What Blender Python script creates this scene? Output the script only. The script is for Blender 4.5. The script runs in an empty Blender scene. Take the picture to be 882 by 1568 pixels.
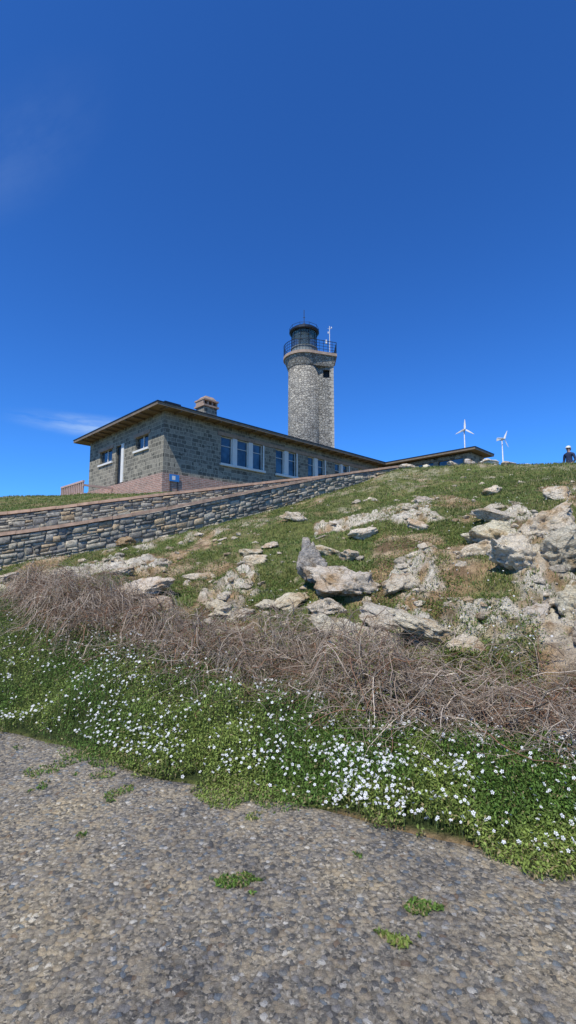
import bpy, math, random
import numpy as np
from mathutils import Vector, Matrix
random.seed(7)
RNG = np.random.default_rng(11)
scene = bpy.context.scene
scene.view_settings.view_transform = 'Standard'
scene.view_settings.look = 'None'
scene.view_settings.exposure = 0

# ---------------------------------------------------------------- noise
TAB = np.random.default_rng(3).random((8, 256, 256))
def vnoise(x, y, s=0):
    xi = np.floor(x).astype(int); yi = np.floor(y).astype(int)
    fx = x - xi; fy = y - yi
    fx = fx*fx*(3-2*fx); fy = fy*fy*(3-2*fy)
    T = TAB[s % 8]
    a = T[xi & 255, yi & 255]; b = T[(xi+1) & 255, yi & 255]
    c = T[xi & 255, (yi+1) & 255]; d = T[(xi+1) & 255, (yi+1) & 255]
    return (a*(1-fx)+b*fx)*(1-fy) + (c*(1-fx)+d*fx)*fy
def fbm(x, y, s=0, o=4):
    v = 0; a = .5; t = 0
    for i in range(o):
        v = v + a*vnoise(x*2**i+17.3*i, y*2**i+5.1*i, s+i); t += a; a *= .5
    return v/t
def sstep(a, b, x):
    t = np.clip((x-a)/(b-a), 0, 1); return t*t*(3-2*t)

# ---------------------------------------------------------------- node helpers
def new_mat(name):
    m = bpy.data.materials.new(name); m.use_nodes = True
    nt = m.node_tree; nt.nodes.clear()
    out = nt.nodes.new('ShaderNodeOutputMaterial')
    b = nt.nodes.new('ShaderNodeBsdfPrincipled')
    nt.links.new(b.outputs[0], out.inputs[0])
    b.inputs['Specular IOR Level'].default_value = .2
    b.inputs['Roughness'].default_value = .85
    return m, nt, b, out
def N(nt, t, **kw):
    n = nt.nodes.new(t)
    for k, v in kw.items(): setattr(n, k, v)
    return n
def ramp(nt, fac, stops, interp='LINEAR'):
    r = nt.nodes.new('ShaderNodeValToRGB'); r.color_ramp.interpolation = interp
    e = r.color_ramp.elements
    while len(e) < len(stops): e.new(.5)
    for i, (p, c) in enumerate(stops):
        e[i].position = p; e[i].color = (*c, 1) if len(c) == 3 else c
    nt.links.new(fac, r.inputs[0]); return r.outputs[0]
def mix(nt, fac, a, b, mode='MIX'):
    m = nt.nodes.new('ShaderNodeMix'); m.data_type = 'RGBA'; m.blend_type = mode
    for sock, v in ((m.inputs[0], fac), (m.inputs[6], a), (m.inputs[7], b)):
        if isinstance(v, (int, float)): sock.default_value = v
        elif isinstance(v, tuple): sock.default_value = (*v, 1)
        else: nt.links.new(v, sock)
    return m.outputs[2]
def coords(nt, kind='Object', scale=(1, 1, 1)):
    tc = nt.nodes.new('ShaderNodeTexCoord'); mp = nt.nodes.new('ShaderNodeMapping')
    mp.inputs['Scale'].default_value = scale
    nt.links.new(tc.outputs[kind], mp.inputs[0]); return mp.outputs[0]
def noise(nt, vec, scale, detail=4, rough=.6):
    n = nt.nodes.new('ShaderNodeTexNoise'); n.inputs['Scale'].default_value = scale
    n.inputs['Detail'].default_value = detail; n.inputs['Roughness'].default_value = rough
    nt.links.new(vec, n.inputs[0]); return n.outputs[0]
def voro(nt, vec, scale, feature='F1', rnd=1.0):
    n = nt.nodes.new('ShaderNodeTexVoronoi'); n.feature = feature
    n.inputs['Scale'].default_value = scale; n.inputs['Randomness'].default_value = rnd
    nt.links.new(vec, n.inputs['Vector']); return n
def bump(nt, bsdf, h, strength=.5, dist=.02):
    b = nt.nodes.new('ShaderNodeBump'); b.inputs['Strength'].default_value = strength
    b.inputs['Distance'].default_value = dist
    nt.links.new(h, b.inputs['Height']); nt.links.new(b.outputs[0], bsdf.inputs['Normal'])
def plain(name, col, rough=.7, metal=0, nscale=8, var=.25, spec=.3):
    m, nt, b, o = new_mat(name)
    c = coords(nt)
    f = noise(nt, c, nscale, 5)
    lo = tuple(x*(1-var) for x in col); hi = tuple(min(1, x*(1+var)) for x in col)
    nt.links.new(ramp(nt, f, [(.3, lo), (.7, hi)]), b.inputs['Base Color'])
    b.inputs['Roughness'].default_value = rough; b.inputs['Metallic'].default_value = metal
    b.inputs['Specular IOR Level'].default_value = spec
    return m

# ---------------------------------------------------------------- mesh helpers
def mesh_np(name, V, quads=None, tris=None, col=None, mat=None, smooth=False, parent=None):
    me = bpy.data.meshes.new(name)
    V = np.asarray(V, dtype=np.float32)
    nq = 0 if quads is None else len(quads); ntr = 0 if tris is None else len(tris)
    me.vertices.add(len(V)); me.vertices.foreach_set('co', V.ravel())
    idx = []; st = []
    if nq: idx.append(np.asarray(quads).ravel()); st.append(np.arange(nq)*4)
    if ntr: idx.append(np.asarray(tris).ravel()); st.append(nq*4+np.arange(ntr)*3)
    idx = np.concatenate(idx).astype(np.int32); st = np.concatenate(st).astype(np.int32)
    me.loops.add(len(idx)); me.loops.foreach_set('vertex_index', idx)
    me.polygons.add(nq+ntr); me.polygons.foreach_set('loop_start', st)
    if smooth: me.polygons.foreach_set('use_smooth', np.ones(nq+ntr, dtype=bool))
    me.update(calc_edges=True)
    if col is not None:
        a = me.color_attributes.new('Col', 'FLOAT_COLOR', 'POINT')
        c4 = np.ones((len(V), 4), dtype=np.float32); c4[:, :3] = col
        a.data.foreach_set('color', c4.ravel())
    ob = bpy.data.objects.new(name, me); scene.collection.objects.link(ob)
    if mat: me.materials.append(mat)
    if parent: ob.parent = parent
    return ob
def empty(name, loc=(0, 0, 0), rz=0):
    e = bpy.data.objects.new(name, None); scene.collection.objects.link(e)
    e.location = loc; e.rotation_euler = (0, 0, rz); e.empty_display_size = .3
    return e
class MB:
    """plain list based mesh builder with box-projected UVs"""
    def __init__(s): s.v = []; s.f = []
    def box(s, x0, x1, y0, y1, z0, z1):
        b = len(s.v)
        s.v += [(x0,y0,z0),(x1,y0,z0),(x1,y1,z0),(x0,y1,z0),(x0,y0,z1),(x1,y0,z1),(x1,y1,z1),(x0,y1,z1)]
        s.f += [(b,b+3,b+2,b+1),(b+4,b+5,b+6,b+7),(b,b+1,b+5,b+4),(b+1,b+2,b+6,b+5),(b+2,b+3,b+7,b+6),(b+3,b,b+4,b+7)]
    def prism(s, pts, z0, z1, pts2=None):
        pts2 = pts2 or pts; n = len(pts); b = len(s.v)
        s.v += [(p[0],p[1],z0) for p in pts]+[(p[0],p[1],z1) for p in pts2]
        for i in range(n): s.f.append((b+i, b+(i+1)%n, b+n+(i+1)%n, b+n+i))
        s.f.append(tuple(b+i for i in reversed(range(n)))); s.f.append(tuple(b+n+i for i in range(n)))
    def lathe(s, prof, n=48, cx=0, cy=0):
        b = len(s.v)
        for (r, z) in prof:
            for i in range(n):
                a = 2*math.pi*i/n; s.v.append((cx+r*math.cos(a), cy+r*math.sin(a), z))
        for k in range(len(prof)-1):
            for i in range(n):
                s.f.append((b+k*n+i, b+k*n+(i+1)%n, b+(k+1)*n+(i+1)%n, b+(k+1)*n+i))
        s.f.append(tuple(b+i for i in reversed(range(n))))
        s.f.append(tuple(b+(len(prof)-1)*n+i for i in range(n)))
    def rod(s, p, q, r, n=6, r2=None):
        p = Vector(p); q = Vector(q); d = (q-p).normalized(); r2 = r if r2 is None else r2
        u = d.orthogonal().normalized(); w = d.cross(u); b = len(s.v)
        for (c, rr) in ((p, r), (q, r2)):
            for i in range(n):
                a = 2*math.pi*i/n; s.v.append(tuple(c+rr*(math.cos(a)*u+math.sin(a)*w)))
        for i in range(n): s.f.append((b+i, b+(i+1)%n, b+n+(i+1)%n, b+n+i))
        s.f.append(tuple(b+i for i in reversed(range(n)))); s.f.append(tuple(b+n+i for i in range(n)))
    def obj(s, name, mat, parent=None, smooth=False):
        me = bpy.data.meshes.new(name); me.from_pydata(s.v, [], s.f); me.update()
        uv = me.uv_layers.new(name='UVMap')
        for p in me.polygons:
            n = p.normal; a = max(range(3), key=lambda i: abs(n[i]))
            for li in p.loop_indices:
                c = me.vertices[me.loops[li].vertex_index].co
                uv.data[li].uv = (c.y, c.z) if a == 0 else ((c.x, c.z) if a == 1 else (c.x, c.y))
            if smooth: p.use_smooth = abs(n.z) < .9
        me.materials.append(mat)
        ob = bpy.data.objects.new(name, me); scene.collection.objects.link(ob)
        if parent: ob.parent = parent
        return ob

# ---------------------------------------------------------------- terrain
def tps(P):
    P = np.array(P, float); n = len(P)
    def U(r2): return np.where(r2 > 1e-9, r2*np.log(np.maximum(r2, 1e-9)), 0)
    D = ((P[:, None, :2]-P[None, :, :2])**2).sum(-1)
    K = U(D)+np.eye(n)*1.5
    Q = np.c_[np.ones(n), P[:, :2]]
    A = np.block([[K, Q], [Q.T, np.zeros((3, 3))]])
    w = np.linalg.solve(A, np.r_[P[:, 2], 0, 0, 0])
    def f(x, y):
        sh = x.shape; x = x.ravel(); y = y.ravel(); o = w[n]+w[n+1]*x+w[n+2]*y
        for i in range(n): o = o+w[i]*U((x-P[i, 0])**2+(y-P[i, 1])**2)
        return o.reshape(sh)
    return f
shared = [(4.7,20.9,5.8),(8.4,20,5.95),(9.6,19,5.6),(11.8,18.6,5.45),(15,18,5.2),(20,19,5),(10,23.5,5.2),(13,22.5,5.0),(12.4,21.2,4.85),
          (6.5,25,5.5),(16,26,5),(25,30,4.8),(40,10,2),(40,40,4),(0,80,3),(45,-10,-1),(8,14,4.3),(7,17.5,5.0)]
front = shared+[(-6,6.29,0),(-2.84,4.8,0),(0,3.35,0),(1.54,2.6,0),(4,1.4,0),(7,0,0),(-12,9.2,0),
    (-4.3,8,1.1),(-3.2,6,.42),(-7.3,12,1.55),(-4.3,13.5,2.15),(-1.4,16,3.25),(1.55,18.6,4.4),(3.2,19.8,5.1),
    (0,5,.32),(0,6.8,.85),(0,9,1.66),(0,13,2.8),(-3.1,10,1.55),(-2.5,13,2.4),(1.75,8,1.66),(2.9,13,3.15),(3.8,17,4.55),
    (1.6,3.4,.18),(2.3,4.5,.50),(1.5,5.4,.58),(2.95,6,1.2),(4.25,8.5,2.45),(6.6,13,3.9),(6,4,1.1),(8,8,2.8),(12,12,4),(9,2.5,.8),(14,4,1.5),
    (-12,14,1.3),(-20,12,.4),(-40,20,-1),(-40,40,1),(-10,25,3)]
back = shared+[(-15,13.2,2.2),(-8.5,14.1,3.0),(-4.9,15.7,3.74),(-.27,19.1,4.9),(2.4,20.6,5.45),(-12,22,4.6),(-6.75,24.6,5.3),(-13.7,31.5,6.1),(-22,22,4.0),
    (0,31,5.4),(8,40,5.4),(-20,35,5.4),(-40,20,0),(-40,45,2),(-10,45,5.5),(-2,24,5.2),(2,23.5,5.3)]
fT = tps(front); bT = tps(back)
def catmull(P, m=8):
    P = np.array(P, float); out = []
    Q = np.vstack([2*P[0]-P[1], P, 2*P[-1]-P[-2]])
    for i in range(1, len(Q)-2):
        for t in np.linspace(0, 1, m, endpoint=False):
            out.append(.5*((2*Q[i])+(-Q[i-1]+Q[i+1])*t+(2*Q[i-1]-5*Q[i]+4*Q[i+1]-Q[i+2])*t*t+(-Q[i-1]+3*Q[i]-3*Q[i+1]+Q[i+2])*t**3))
    out.append(P[-1]); return np.array(out)
FW = catmull([(-15,10.2,1.35),(-11,10.9,1.75),(-7.3,12,2.31),(-4.3,13.6,3.04),(-1.37,16.15,4.06),(1.55,18.7,5.08),(4.9,21.1,5.98)])
RW = catmull([(-16,12.6,2.2),(-12,12.9,2.65),(-8.5,14,3.06),(-4.9,15.6,3.80),(-.27,19,4.96),(2.6,20.9,5.60),(4.3,21.8,5.94)])
def side(PL, x, y):
    sh = x.shape; x = x.ravel(); y = y.ravel()
    best = np.full(x.shape, 1e9); sd = np.zeros(x.shape); zz = np.zeros(x.shape)
    P = PL.copy()
    e0 = P[0]+(P[0]-P[1])/np.linalg.norm((P[0]-P[1])[:2])*200*np.array([1,1,0])
    e1 = P[-1]+np.array([200., 120., 0])
    P = np.vstack([e0, P, e1])
    for a, b in zip(P[:-1], P[1:]):
        d = b[:2]-a[:2]; L = d@d
        t = np.clip(((x-a[0])*d[0]+(y-a[1])*d[1])/L, 0, 1)
        qx = a[0]+t*d[0]; qy = a[1]+t*d[1]
        r = np.hypot(x-qx, y-qy); m = r < best
        cr = d[0]*(y-a[1])-d[1]*(x-a[0])
        best = np.where(m, r, best); sd = np.where(m, np.sign(cr)*r, sd); zz = np.where(m, a[2]+t*(b[2]-a[2]), zz)
    return sd.reshape(sh), zz.reshape(sh)
def edge_d(x, y):
    w = .12*(fbm(x*1.1+3, y*0+2, 1, 3)-.5)*2
    return (y-3.35+.49*x)/1.114 + w
BX = [-9,-4.8,-3.4,-1.5,0,1.05,1.8,2.8,5,9]; BY = [10,8.2,7.2,6.15,5.3,4.5,3.95,3.4,2.6,2.0]
BWd = [.05,.12,.42,.66,.70,.66,.64,.68,.8,.8]
def bramble_t(x, y):
    return (y-np.interp(x, BX, BY))*.8/np.interp(x, BX, BWd)
def rockmask(x, y):
    d = edge_d(x, y)
    m = sstep(.54, .62, fbm(x*1.0+9, y*.7+1, 6, 4)+.075*np.exp(-((x-3.7)**2+(y-7)**2)/4)+.06*np.exp(-((x-1.1)**2+(y-6.6)**2)/2.0)+.05*np.exp(-((x+2.3)**2+(y-7.7)**2)/2))
    return m*sstep(1.6, 3, d)*(1-.75*sstep(11, 15, y))
def H(x, y, detail=True):
    x = np.asarray(x, float); y = np.asarray(y, float)
    d = edge_d(x, y)
    f = fT(x, y); b = bT(x, y)
    s1, z1 = side(FW, x, y); s2, z2 = side(RW, x, y)
    if detail:
        up = sstep(.2, 2.5, d)
        n = (fbm(x*.9, y*.9, 1, 4)-.5)*.5*up
        rk = rockmask(x, y)
        q = fbm(x*2.2+4, y*2.2, 2, 4)
        st_ = (y*2.1+x*.9+q*3.2); fr = st_-np.floor(st_)
        n = n+rk*(.13*np.minimum(fr*1.6, (1-fr)*5).clip(0, 1)-.03)+rk*(np.abs(fbm(x*4, y*4, 5, 4)-.5)*-.35+.06)
        n = n+.08*(fbm(x*5, y*5, 4, 3)-.5)*up
        near = np.clip((14-np.hypot(x, y-4))/8, 0, 1)*.6+.4
        calm = sstep(.0, .8, np.abs(s1))*sstep(0, .6, np.abs(s2))
        n = n*near*(.25+.75*calm)
        f = f+n; b = b+(fbm(x*.5, y*.5, 5, 4)-.5)*.3*calm
    endb = sstep(4.2, 5.4, x)
    mid = np.minimum(f, z1-.16)
    tb = sstep(.0, .25, s2)
    back_ = mid*(1-tb)+b*tb
    tf = sstep(-.05, .12, s1)
    wallz = f*(1-tf)+back_*tf
    soft = sstep(-1.5, 1.5, s1)
    openz = f*(1-soft)+b*soft
    z = wallz*(1-endb)+openz*endb
    z = z*sstep(0, .5, d)
    z = np.where(d <= 0.02, -.03+np.minimum(0, (d+6.5))*.12, np.maximum(z, -.03))
    r = np.hypot(x, y-20)
    z = z*(1-sstep(60, 110, r))-14*sstep(60, 120, r)
    return z
def greenmask(x, y):
    g = fbm(x*1.0+20, y*.7+3, 3, 4)+.13*sstep(10, 14, y)+.06-.02*sstep(5.5, 8, y)*(1-sstep(9, 12, y))
    g = sstep(.46, .56, g)
    g = g*(1-.8*rockmask(x, y))
    s2, _ = side(RW, x, y)
    return np.maximum(g, .85*(s2 > 0)*(x < 5))

def lines(segs):
    out = []
    for a, b, s in segs: out.append(np.arange(a, b, s))
    return np.unique(np.round(np.concatenate(out), 4))
xs = lines([(-160,-30,8),(-30,-14,1),(-14,-6.5,.15),(-6.5,6.5,.04),(6.5,14,.12),(14,30,1),(30,161,8)])
ys = lines([(-100,-10,8),(-10,1,.8),(1,12,.04),(12,24,.09),(24,46,.6),(46,201,8)])
X, Y = np.meshgrid(xs, ys)
Z = H(X, Y)
nx, ny = len(xs), len(ys)
ii = np.arange(nx*ny).reshape(ny, nx)
Q = np.stack([ii[:-1, :-1], ii[:-1, 1:], ii[1:, 1:], ii[1:, :-1]], -1).reshape(-1, 4)
def lerp(a, b, t): return a*(1-t[..., None])+np.array(b)*t[..., None]
def ground_col(x, y):
    d = edge_d(x, y)
    c = np.zeros(x.shape+(3,))+np.array((.40, .27, .15))
    c = lerp(c, (.54, .42, .27), sstep(.4, .7, fbm(x*2.1, y*2.1, 5, 4)))
    c = lerp(c, (.20, .135, .075), sstep(.52, .68, fbm(x*3.2+7, y*3.2, 6, 4))*.85)
    c = lerp(c, (.135, .165, .04), greenmask(x, y)*.9)
    c = lerp(c, (.30, .22, .12), .5*sstep(.55, .68, fbm(x*1.4+2, y*1.4+9, 1, 5))*sstep(9, 13, y))
    c = lerp(c, (.70, .645, .53), rockmask(x, y)*sstep(.32, .55, fbm(x*5, y*5, 2, 3))*.9)
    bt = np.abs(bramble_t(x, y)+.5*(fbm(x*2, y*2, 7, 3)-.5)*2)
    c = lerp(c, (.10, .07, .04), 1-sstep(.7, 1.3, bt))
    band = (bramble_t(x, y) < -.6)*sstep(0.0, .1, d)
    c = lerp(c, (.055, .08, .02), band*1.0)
    return c
m_ground, nt, bs, _ = new_mat('ground_soil_grass')
at = N(nt, 'ShaderNodeVertexColor', layer_name='Col')
c = coords(nt)
f1 = noise(nt, c, 9, 6, .7)
f2 = noise(nt, c, 60, 4, .7)
col = mix(nt, 1, at.outputs[0], ramp(nt, f1, [(.3, (.5,.48,.45)), (.7, (1.4,1.38,1.32))]), 'MULTIPLY')
col = mix(nt, 1, col, ramp(nt, f2, [(.3, (.6, .6, .6)), (.7, (1.4, 1.4, 1.4))]), 'MULTIPLY')
nt.links.new(col, bs.inputs['Base Color'])
ad = N(nt, 'ShaderNodeMath', operation='ADD'); nt.links.new(f1, ad.inputs[0]); nt.links.new(f2, ad.inputs[1])
bump(nt, bs, ad.outputs[0], .9, .06)
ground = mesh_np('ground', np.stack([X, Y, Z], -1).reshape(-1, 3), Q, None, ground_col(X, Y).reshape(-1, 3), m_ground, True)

m, nt, bs, _ = new_mat('sea_water'); bs.inputs['Base Color'].default_value = (.01, .05, .08, 1); bs.inputs['Roughness'].default_value = .15
bump(nt, bs, noise(nt, coords(nt), .8, 5), .4, .3)
mesh_np('sea', [(-6000,-6000,-9),(6000,-6000,-9),(6000,6000,-9),(-6000,6000,-9)], [(0,1,2,3)], mat=m)

# ---------------------------------------------------------------- road
m_road, nt, bs, _ = new_mat('worn_asphalt')
c = coords(nt)
nz = N(nt, 'ShaderNodeTexNoise'); nz.inputs['Scale'].default_value = 30; nz.inputs['Detail'].default_value = 3; nt.links.new(c, nz.inputs[0])
wc = N(nt, 'ShaderNodeMix', data_type='VECTOR'); wc.inputs[0].default_value = .022
nt.links.new(c, wc.inputs[4]); nt.links.new(nz.outputs[1], wc.inputs[5])
v1 = voro(nt, wc.outputs[1], 42); v2 = voro(nt, wc.outputs[1], 90)
sep = N(nt, 'ShaderNodeSeparateColor'); nt.links.new(v1.outputs['Color'], sep.inputs[0])
sep2 = N(nt, 'ShaderNodeSeparateColor'); nt.links.new(v2.outputs['Color'], sep2.inputs[0])
peb = ramp(nt, sep.outputs[0], [(0, (.16,.155,.145)), (.18, (.30,.27,.22)), (.40, (.42,.35,.25)), (.58, (.32,.305,.28)), (.72, (.22,.25,.27)), (.84, (.48,.41,.30)), (.94, (.64,.61,.54)), (.98, (.27,.20,.14))], 'CONSTANT')
peb2 = ramp(nt, sep2.outputs[0], [(0, (.12,.115,.105)), (.3, (.25,.23,.19)), (.65, (.39,.34,.26)), (1, (.56,.51,.42))])
sel = ramp(nt, sep.outputs[1], [(.46, (0,0,0)), (.50, (1,1,1))])
col = mix(nt, sel, peb, peb2)
gap = ramp(nt, v1.outputs['Distance'], [(.35, (1,1,1)), (.8, (.55,.52,.47))])
col = mix(nt, .7, col, gap, 'MULTIPLY')
big = noise(nt, c, 1.1, 7, .68)
col = mix(nt, 1, col, ramp(nt, big, [(.36, (.60,.61,.63)), (.5, (1.0,.98,.93)), (.66, (1.38,1.27,1.02))]), 'MULTIPLY')
mid_ = noise(nt, c, 6.5, 7, .78)
col = mix(nt, ramp(nt, mid_, [(.53, (0,0,0)), (.63, (.6,.6,.6))]), col, (.47, .385, .25))
moss = noise(nt, c, 10.1, 7, .78)
col = mix(nt, ramp(nt, moss, [(.56, (0,0,0)), (.64, (.5,.5,.5))]), col, (.19, .17, .13))
fine = noise(nt, c, 220, 4, .75)
col = mix(nt, 1, col, ramp(nt, fine, [(.3, (.5,.5,.5)), (.7, (1.42,1.42,1.42))]), 'MULTIPLY')
nt.links.new(col, bs.inputs['Base Color'])
inv = N(nt, 'ShaderNodeMath', operation='MULTIPLY_ADD'); nt.links.new(v1.outputs['Distance'], inv.inputs[0]); inv.inputs[1].default_value = -1.0
nt.links.new(fine, inv.inputs[2])
inv2 = N(nt, 'ShaderNodeMath', operation='ADD'); nt.links.new(inv.outputs[0], inv2.inputs[0]); nt.links.new(mid_, inv2.inputs[1])
bump(nt, bs, inv2.outputs[0], 1, .011)
rx = lines([(-60,-8,1),(-8,8,.06),(8,61,1)]); rt = np.array([0,.03,.1,.3,.6,1,1.5,2,3,4,5,6])
RX, RT = np.meshgrid(rx, rt)
RYe = 3.35-.49*RX+.03
for _i in range(3): RYe = RYe-edge_d(RX, RYe)*1.114
RYv = RYe-RT*1.114+.03
RZ = .006+.012*(fbm(RX*1.2, RYv*1.2, 2, 3)-.5)*sstep(0, .3, RT); RZ[0] = -.035
ri = np.arange(RX.size).reshape(RX.shape)
RQ = np.stack([ri[1:, :-1], ri[1:, 1:], ri[:-1, 1:], ri[:-1, :-1]], -1).reshape(-1, 4)
mesh_np('road', np.stack([RX, RYv, RZ], -1).reshape(-1, 3), RQ, None, None, m_road, True)

# ---------------------------------------------------------------- attribute-coloured materials
def leaf_mat(name, trans=.3, rough=.6):
    m, nt, b, out = new_mat(name)
    a = N(nt, 'ShaderNodeVertexColor', layer_name='Col')
    nt.links.new(a.outputs[0], b.inputs['Base Color']); b.inputs['Roughness'].default_value = rough
    if trans:
        t = N(nt, 'ShaderNodeBsdfTranslucent'); nt.links.new(a.outputs[0], t.inputs[0])
        mx = N(nt, 'ShaderNodeMixShader'); mx.inputs[0].default_value = trans
        nt.links.new(b.outputs[0], mx.inputs[1]); nt.links.new(t.outputs[0], mx.inputs[2])
        nt.links.new(mx.outputs[0], out.inputs[0])
    return m
m_leaf = leaf_mat('leaves_green'); m_stem = leaf_mat('dry_stems', 0, .8); m_petal = leaf_mat('petals_white', .2)
m_rock, nt, bs, _ = new_mat('quartz_rock')
c = coords(nt); f = noise(nt, c, 3.5, 8, .65); g = noise(nt, c, 16, 6, .75); h = noise(nt, c, 1.8, 6, .65); k3 = noise(nt, c, 45, 4, .7)
a = N(nt, 'ShaderNodeVertexColor', layer_name='Col')
col = ramp(nt, f, [(.30, (.34,.25,.16)), (.38, (.58,.48,.34)), (.46, (.78,.71,.59)), (.72, (.88,.83,.73))])
col = mix(nt, ramp(nt, g, [(.56, (0,0,0)), (.63, (.75,.75,.75))]), col, (.36, .34, .285))
col = mix(nt, ramp(nt, h, [(.53, (0,0,0)), (.62, (.65,.65,.65))]), col, (.52, .35, .18))
col = mix(nt, 1, col, ramp(nt, k3, [(.3, (.65,.65,.65)), (.7, (1.22,1.22,1.22))]), 'MULTIPLY')
vv = voro(nt, coords(nt, 'Object', (1, .7, 2.2)), 4, 'DISTANCE_TO_EDGE')
crk = ramp(nt, vv.outputs['Distance'], [(.0, (.3,.25,.2)), (.03, (1,1,1))])
col = mix(nt, .7, col, crk, 'MULTIPLY')
col = mix(nt, 1, col, a.outputs[0], 'MULTIPLY')
nt.links.new(col, bs.inputs['Base Color'])
ad = N(nt, 'ShaderNodeMath', operation='ADD'); nt.links.new(f, ad.inputs[0]); nt.links.new(g, ad.inputs[1])
bump(nt, bs, ad.outputs[0], 1, .09)

# ---------------------------------------------------------------- rocks
import bmesh
ICO = {}
for sd in (1, 2, 3, 4, 5):
    bm = bmesh.new(); bmesh.ops.create_icosphere(bm, subdivisions=sd, radius=1)
    ICO[sd] = (np.array([v.co[:] for v in bm.verts]), np.array([[v.index for v in f.verts] for f in bm.faces])); bm.free()
def rock(sx, sy, sz, sub, seed, tilt=(0, 0, 0), cuts=14, rough=.13):
    r = np.random.default_rng(seed); V, F = ICO[sub]; V = V.copy()
    for k in range(cuts):
        n = r.normal(size=3); n /= np.linalg.norm(n); cc = r.uniform(.38, .8)
        dd = V@n; V = V-np.maximum(dd-cc, 0)[:, None]*n
    o = r.uniform(0, 50, 3)
    def n3(P, s): return (vnoise(P[:, 0]*s+o[0], P[:, 1]*s+o[1], 1)+vnoise(P[:, 1]*s+o[1], P[:, 2]*s+o[2], 2)+vnoise(P[:, 2]*s+o[2], P[:, 0]*s+o[0], 3))/3-.5
    nn = V/np.linalg.norm(V, axis=1)[:, None]
    if sub > 2:
        q = n3(V, 2.2); V = V+nn*((np.abs(q)*-2.5+.15)*rough*2)[:, None]
        ax = r.normal(size=3)*.4+np.array([0, .3, 1]); ax /= np.linalg.norm(ax)
        s = (V@ax)*3.2+n3(V, 3)*3; fr = s-np.floor(s)
        V = V+nn*((np.minimum(fr*1.3, (1-fr)*6).clip(0, 1)-.6)*rough*.9)[:, None]
        V = V+nn*(n3(V, 7)*rough*1.7)[:, None]
    if sub > 3: V = V+nn*(n3(V, 18)*rough*1.2)[:, None]
    V = V*np.array([sx, sy, sz])
    M = np.array(Matrix.Rotation(tilt[2], 3, 'Z')@Matrix.Rotation(tilt[1], 3, 'Y')@Matrix.Rotation(tilt[0], 3, 'X'))
    return V@M.T, F
def rock_group(name, lst, seed=0, tint=(1, 1, 1), hs=1.0):
    VV = []; FF = []; CC = []; off = 0
    r = np.random.default_rng(seed)
    for i, (x, y, w, dp, h, sink, sub, t) in enumerate(lst):
        h = h*hs
        V, F = rock(w/2*1.15, dp/2*1.15, h/2*1.15, sub, seed*100+i, t)
        z = float(H(np.array([x]), np.array([y]), True)[0])
        V = V+np.array([x, y, z+h*.5-sink])
        VV.append(V); FF.append(F+off); off += len(V)
        CC.append(np.tile(np.array(tint)*r.uniform(.82, 1.12)*np.array([1, r.uniform(.95, 1), r.uniform(.86, .97)]), (len(V), 1)))
    return mesh_np(name, np.vstack(VV), None, np.vstack(FF), np.vstack(CC), m_rock, False)
R = math.radians
rock_group('rock_outcrop', [
 (3.45,7.8,1.5,.9,.9,.25,5,(R(12),R(14),R(10))),(2.9,7.4,.6,.5,.45,.14,4,(R(10),R(-20),0)),(3.05,6.5,.85,.6,.72,.2,5,(R(-8),R(18),R(20))),
 (3.65,6.3,.8,.6,.8,.2,5,(R(20),R(-14),R(-20))),(3.35,5.4,.72,.55,.72,.18,5,(R(10),R(20),R(40))),(4.4,7.8,1.15,.8,.85,.25,5,(R(14),R(-10),0)),
 (4.2,6.8,.95,.7,.85,.25,5,(0,R(15),R(30))),(2.85,5.5,.5,.4,.4,.12,4,(0,R(-12),R(15))),(5.0,6.3,1.2,.9,.9,.25,5,(R(15),R(10),0)),
 (4.0,5.2,.9,.7,.7,.18,5,(0,R(12),R(50))),(3.1,4.75,.6,.5,.5,.14,4,(R(10),0,R(15))),
 (5.3,9.2,.9,.6,.45,.15,4,(0,R(8),0)),(4.1,9.3,.7,.4,.3,.12,4,(0,R(-8),0)),(3.9,8.7,.9,.5,.4,.15,4,(R(10),R(12),0))], 1, (1.05,1.02,.95), .88)
rock_group('rock_outcrop', [
 (.95,7.2,1.3,.8,.7,.22,5,(R(18),R(14),R(-8))),(1.25,6.15,1.1,.7,.42,.0,5,(R(16),R(20),R(-14))),(.55,6.8,.55,.4,.3,.08,5,(R(14),R(14),0)),
 (0.0,7.2,.7,.45,.3,.08,4,(R(10),R(-12),R(10))),(1.58,5.6,.9,.5,.32,.02,5,(R(10),R(14),R(-10))),(.6,6.25,.6,.45,.32,.08,4,(R(10),R(16),0)),
 (1.6,6.9,.6,.45,.45,.12,4,(R(10),R(-16),0)),(.9,5.85,.8,.5,.4,.14,5,(R(10),R(18),R(10))),(-.3,7.3,.4,.35,.2,.06,4,(0,0,0)),(1.9,5.2,.45,.35,.26,.06,4,(0,R(12),0))], 2, (1.03,1,.93))
rock_group('standing_rock', [(.38,7.6,.52,.42,.92,.14,5,(R(-6),R(4),R(10)))], 3, (.76,.77,.77))
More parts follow.
